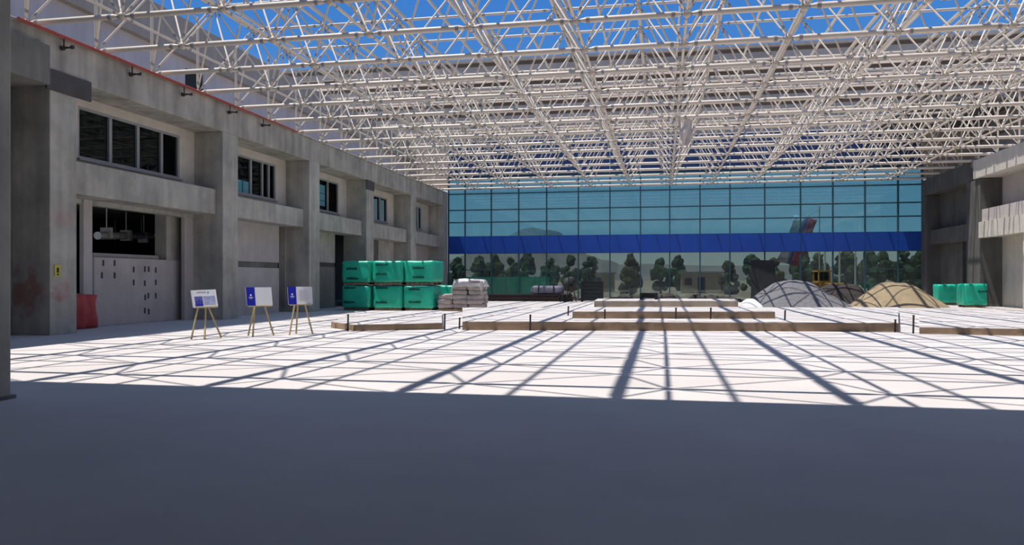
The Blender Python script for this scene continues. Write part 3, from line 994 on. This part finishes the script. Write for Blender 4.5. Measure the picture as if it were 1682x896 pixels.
def crate(loc, rz, w, d, h, m_, label, cat='crate'):
    c = empty('crate', loc, rz, label, cat)
    MB().box(-w / 2 + 0.04, w / 2 - 0.04, -d / 2 + 0.04, d / 2 - 0.04, 0.08, h - 0.04).build('body', m_, c)
    n = max(2, int(h / 0.28))
    for k in range(n):
        z0 = 0.08 + k * (h - 0.12) / n
        MB().box(-w / 2 + 0.02, w / 2 - 0.02, -d / 2 + 0.005, -d / 2 + 0.04, z0, z0 + (h - 0.12) / n - 0.03).build('slat', m_, c)
    for sx in (-1, 1):
        MB().box(sx * w / 2 - 0.06, sx * w / 2 + 0.06, -d / 2 - 0.03, d / 2 + 0.03, 0, h).build('corner_post', m_, c)
    MB().box(-w / 2 - 0.05, w / 2 + 0.05, -d / 2 - 0.05, d / 2 + 0.05, h - 0.04, h + 0.02).build('lid', m_, c)
    return c


crate((-4.95, 55.9, 0), R(2), 1.45, 1.1, 1.45, M['dark_crate'], 'tall dark green slatted crate right of the cement mixer')
crate((-2.9, 54.9, 0), R(10), 1.3, 0.8, 0.34, M['dark_crate'], 'flat dark crate lying on the floor before the glass wall')
crate((-0.55, 33.6, 0.75), R(-3), 0.62, 0.5, 0.26, M['panel_dark'], 'small dark crate standing on the top tier of the platform')
pl = empty('panel_stack', (7.1, 57.6, 0), R(4), 'tall dark slate panels leaning upright behind the gravel heap', 'panels')
for k in range(4):
    mt = Matrix.Translation((-0.06 * k, 0.14 * k, 0)) @ Matrix.Rotation(R(-6), 4, 'X')
    MB().box(-0.85 + 0.1 * k, 0.85, -0.03, 0.03, 0, 3.0 - 0.22 * k, 0, mt).build('panel', M['panel_dark'], pl)
for sx in (-0.7, 0.7):
    MB().tube((sx, 0.9, 0), (sx, 0.28, 2.2), 0.04, 8).build('prop', M['dark_steel'], pl)
# wheeled loader, mostly behind the gravel
ld = empty('wheel_loader', (11.0, 58.6, 0), R(10), 'ochre wheel loader half hidden behind the gravel heap', 'loader')
MB().box(-0.1, 1.6, -0.6, 0.6, 0.6, 1.35).build('body', M['ochre'], ld, 0.05)
cab = MB().box(-0.2, 0.7, -0.5, 0.5, 1.35, 1.5)
for sx in (-0.16, 0.64):
    for sy in (-0.46, 0.46):
        cab.box(sx - 0.04, sx + 0.04, sy - 0.04, sy + 0.04, 1.5, 2.15)
cab.box(-0.25, 0.75, -0.55, 0.55, 2.15, 2.25)
cab.build('cab', M['ochre'], ld)
MB().box(-0.12, 0.60, -0.42, 0.42, 1.5, 2.15).build('cab_glass', M['glass_dark'], ld)
for sy in (-0.3, 0.3):
    MB().tube((-0.2, sy, 1.0), (-1.3, sy, 0.9), 0.08, 8).build('lift_arm', M['ochre'], ld)
MB().add([(-1.3, -0.8, 0.5), (-1.3, 0.8, 0.5), (-1.9, 0.8, 0.45), (-1.9, -0.8, 0.45), (-1.2, -0.8, 1.2), (-1.2, 0.8, 1.2)],
         [(0, 1, 2, 3), (0, 4, 5, 1), (0, 3, 4), (1, 5, 2)]).build('bucket', M['dark_steel'], ld).modifiers.new('t', 'SOLIDIFY').thickness = 0.05
for sx in (0.0, 1.35):
    for sy in (-0.7, 0.7):
        MB().tube((sx, sy - 0.14, 0.45), (sx, sy + 0.14, 0.45), 0.45, 18).build('wheel', M['rubber'], ld)

# red netting at the foot of bay 1
nt_ = MB()
pts = []
cols_ = 20
for j in range(7):
    for i in range(cols_ + 1):
        u_ = i / cols_
        y = 20.6 + 1.75 * u_
        x = -18.22 + 0.06 * math.sin(u_ * 22) + 0.05 * math.sin(u_ * 7 + j)
        pts.append((x, y, 0.02 + 1.12 * j / 6 + (0.04 * math.sin(u_ * 5) if j == 6 else 0)))
nt_.add(pts, [(j * (cols_ + 1) + i, j * (cols_ + 1) + i + 1, (j + 1) * (cols_ + 1) + i + 1, (j + 1) * (cols_ + 1) + i) for j in range(6) for i in range(cols_)], 0, True)
no = nt_.build('barrier_sheet', M['netting'])
no.modifiers.new('thick', 'SOLIDIFY').thickness = 0.012
tag(no, 'red plastic barrier sheet standing at the foot of the left wall opening', 'barrier')

# ducts and cable trays hung in the dark room behind bay 1
dc = empty('duct', (-20.9, 27.2, 3.35), 0, 'pale duct hung from rods in the dark opening of the left wall', 'duct')
MB().tube((0.3, -1.9, -0.12), (-0.6, 2.4, 0.12), 0.15, 14).build('duct_run', M['duct'], dc)
for t in (0.15, 0.5, 0.85):
    x, y = 0.3 - 0.9 * t, -1.9 + 4.3 * t
    MB().tube((x, y, 0.1), (x, y, 0.95), 0.025, 6).build('hanger_rod', M['duct'], dc)
    MB().box(x - 0.22, x + 0.22, y - 0.07, y + 0.07, -0.2, 0.22).build('duct_band', M['duct'], dc)
tr = empty('cable_tray', (-22.6, 30.2, 3.5), 0, 'bent pale cable tray behind the hung duct in the opening', 'cable tray')
MB().box(-1.5, 1.4, -0.2, 0.2, 0, 0.06).build('tray', M['duct'], tr)
for x in (-1.1, 0.2, 1.2):
    MB().tube((x, 0, 0.05), (x, 0, 0.75), 0.02, 6).build('hanger_rod', M['duct'], tr)
    MB().box(x - 0.16, x + 0.16, -0.24, 0.24, -0.1, 0.12).build('fitting', M['duct'], tr)

# ------------------------------------------------------------------ outside: trees, fence, huts, poles, flag, hills
def tree(x, y, h, w, seed, label, dry=False):
    t = empty('tree', (x, y, -0.12), 0, label, 'tree', 'trees beyond the glass wall')
    MB().tube((0, 0, 0), (0.1, 0, h * 0.5), 0.16, 8, 0.09).build('trunk', M['bark'], t)
    bm = bmesh.new()
    rn = random.Random(seed)
    for b in range(26):
        f_ = rn.uniform(0.12, 0.92)
        sp = w * 0.36 * math.sin(math.pi * min(1, f_ + 0.12)) ** 0.6
        th = rn.uniform(0, 6.283)
        c = Vector((sp * rn.random() ** 0.5 * math.cos(th), sp * rn.random() ** 0.5 * math.sin(th), h * f_))
        r = w * rn.uniform(0.10, 0.19)
        res = bmesh.ops.create_icosphere(bm, subdivisions=2, radius=1.0)
        for v in res['verts']:
            n_ = v.co.normalized()
            k = 1 + 0.4 * noise.noise(n_ * 2.3 + Vector((seed, b, 0))) + 0.45 * noise.noise(n_ * 5 + Vector((b, seed, 3)))
            v.co = c + Vector((n_.x * r * k, n_.y * r * k, n_.z * r * k * 1.1))
    me_ = D.meshes.new('crown')
    bm.to_mesh(me_)
    bm.free()
    me_.materials.append(M['leaf_dry'] if dry else M['leaf'])
    link_mesh('crown', me_, t)


def at(px, y):
    u = (px - 841) / FPX
    dx, dy = u * TH_C - TH_S, u * TH_S + TH_C
    return dx * y / dy


TREES = [(752, 100, 4.6, 3.4, 'in the first clear bay beside the left wall', 0), (786, 90, 4.4, 3.4, 'left end of the teal fence', 0), (812, 104, 5.2, 3.8, 'behind the second fence sheet', 0), (838, 92, 4.6, 3.4, 'behind the middle of the teal fence', 0),
         (866, 106, 5.4, 3.8, 'behind the right end of the teal fence', 0), (905, 95, 4.4, 3.4, 'above the cement mixer', 0), (938, 104, 5.0, 3.6, 'above the tall slatted crate', 0),
         (968, 92, 4.6, 3.0, 'above the flat crate', 0), (1036, 86, 4.6, 3.2, 'thin one above the small crate', 1), (1085, 94, 4.4, 3.2, 'just right of the thin olive tree', 0), (1114, 118, 5.4, 4.0, 'just left of the beige hut', 0),
         (1196, 92, 3.8, 3.0, 'short one between hut and slate panels', 1), (1236, 104, 5.0, 3.8, 'behind the slate panels', 0), (1272, 92, 4.0, 3.2, 'under the flag', 1), (1318, 106, 5.4, 4.0, 'right of the flag', 0), (1344, 90, 4.6, 3.2, 'left of the lamp post nearest the flag', 0),
         (1392, 98, 5.2, 3.8, 'between the two right-hand lamp posts', 0), (1428, 108, 5.4, 4.0, 'just right of the last lamp post', 0), (1450, 90, 4.8, 3.4, 'behind the soil heap', 0), (1486, 100, 5.6, 4.0, 'behind the sand heap peak', 0), (1512, 88, 5.0, 3.4, 'next to the right wall', 0)]
for i, (px, y, h_, w_, where, dry) in enumerate(TREES):
    tree(at(px, y), y, h_, w_, i + 1, ('olive dry' if dry else 'dark green') + ' tree seen through the glass, ' + where, dry)
tf = empty('site_fence', (at(832, 84), 84, -0.12), 0, 'teal sheet fence seen through the glass on the left', 'fence')
for k in range(6):
    MB().box(-4.8 + 1.6 * k, -3.24 + 1.6 * k, -0.03, 0.03, 0.1, 2.0).build('sheet', M['teal_fence'], tf)
for k in range(7):
    MB().box(-4.86 + 1.6 * k, -4.74 + 1.6 * k, 0.03, 0.12, 0, 2.1).build('post', M['dark_steel'], tf)
for px, y, w_, lab in ((1152, 100, 5.0, 'beige site hut seen through the middle of the glass wall'), (985, 108, 4.0, 'ochre site hut seen through the glass between dark trees')):
    hb = empty('site_hut', (at(px, y), y, -0.12), 0, lab, 'hut')
    MB().box(-w_ / 2, w_ / 2, -1.5, 1.5, 0, 2.5).build('wall', M['hut'], hb)
    MB().box(-w_ / 2 - 0.2, w_ / 2 + 0.2, -1.7, 1.7, 2.5, 2.7).build('roof', M['alu'], hb)
    MB().box(-0.5, 0.4, -1.54, -1.5, 0, 2.0).build('door', M['panel_dark'], hb)
    MB().box(-w_ / 2 + 0.4, -w_ / 2 + 1.3, -1.54, -1.5, 1.0, 1.9).build('window', M['panel_dark'], hb)
for px, where in ((1355, 'nearest the flag'), (1379, 'middle one of three'), (1405, 'nearest the right wall')):
    lp = empty('lamp_post', (at(px, 80), 80, -0.12), 0, 'pale lamp post seen through the glass, ' + where, 'lamp post', 'lamp posts outside')
    MB().tube((0, 0, 0), (0, 0, 5.0), 0.11, 10, 0.07).build('shaft', M['pole'], lp)
    MB().box(-0.35, 0.35, -0.1, 0.1, 4.9, 5.05).build('lamp_head', M['pole'], lp)
fg = empty('flag', (at(1296, 72), 72, -0.12), 0, 'red, white and blue flag on a pole outside the glass wall', 'flag')
MB().tube((2.55, 0, 0), (2.55, 0, 8.2), 0.07, 10, 0.05).build('pole', M['pole'], fg)


def flag_cloth(nm, m_, u0, u1):
    vs_ = []
    for j in range(9):
        for i in range(7):
            u_ = u0 + (u1 - u0) * i / 6
            v_ = j / 8
            vs_.append((-0.1 + 1.6 * v_ + 2.0 * (u_ - 0.5), 0.16 * math.sin(v_ * 8 + u_ * 7), 3.35 + 4.1 * v_ - 0.5 * u_))
    o_ = MB().add(vs_, [(j * 7 + i, j * 7 + i + 1, (j + 1) * 7 + i + 1, (j + 1) * 7 + i) for j in range(8) for i in range(6)], 0, True).build(nm, m_, fg)
    o_.modifiers.new('thick', 'SOLIDIFY').thickness = 0.015


flag_cloth('white_stripe', M['flag_white'], 0.0, 0.45)
flag_cloth('blue_stripe', M['flag_blue'], 0.45, 0.6)
flag_cloth('red_stripe', M['flag_red'], 0.6, 0.95)
MB().tube((1.4, 0, 7.2), (2.55, 0, 7.9), 0.03, 6).build('halyard_arm', M['pole'], fg)


def hill(name, px0, px1, y, h_, seed, label):
    x0, x1 = at(px0, y), at(px1, y)
    n = 40
    vs_, fs_ = [], []
    rows = 6
    for j in range(rows + 1):
        for i in range(n + 1):
            u_ = i / n
            env = math.sin(math.pi * u_) ** 0.7
            pr_ = env * (0.72 + 0.5 * noise.noise(Vector((u_ * 3.2, seed, 0))) + 0.12 * noise.noise(Vector((u_ * 11, seed, 1))))
            v_ = j / rows
            vs_.append((x0 + (x1 - x0) * u_, y + 900 * v_, -0.5 + h_ * max(pr_, 0) * math.sin(math.pi / 2 * v_)))
    for j in range(rows):
        for i in range(n):
            a = j * (n + 1) + i
            fs_.append((a, a + 1, a + n + 2, a + n + 1))
    tag(MB().add(vs_, fs_, 0, True).build(name, M['hill'], None), label, kind='structure')


hill('hill', 560, 1010, 1300, 165, 2.0, 'dry hill on the horizon left of the hall axis')
hill('hill', 300, 2000, 1500, 62, 6.0, 'low long ridge on the horizon behind the whole glass wall')

# dark spoil and debris along the foot of the glass wall
def ridge(name, x0, x1, y, w, h_, seed, label):
    n, k = 90, 8
    vs_, fs_ = [], []
    for i in range(n + 1):
        u_ = i / n
        env = min(1, u_ * 8, (1 - u_) * 8)
        for j in range(k + 1):
            v_ = j / k
            x = x0 + (x1 - x0) * u_
            yy = y + w * (v_ - 0.5)
            z = h_ * env * math.sin(math.pi * v_) * (0.75 + 0.7 * noise.noise(Vector((x * 0.9, yy * 0.9, seed))) + 0.4 * noise.noise(Vector((x * 3, yy * 3, seed))))
            vs_.append((x, yy, max(z, 0.0)))
    for i in range(n):
        for j in range(k):
            a = i * (k + 1) + j
            fs_.append((a, a + k + 1, a + k + 2, a + 1))
    tag(MB().add(vs_, fs_, 0, True).build(name, M['soil']), label, 'spoil')


ridge('spoil_ridge', -15.5, -5.6, 58.6, 2.2, 0.5, 2.0, 'dark spoil ridge behind the steel beams at the glass wall')
ridge('spoil_ridge', -4.0, 6.2, 57.6, 2.2, 0.52, 5.0, 'dark spoil ridge at the glass wall behind the stepped platform')
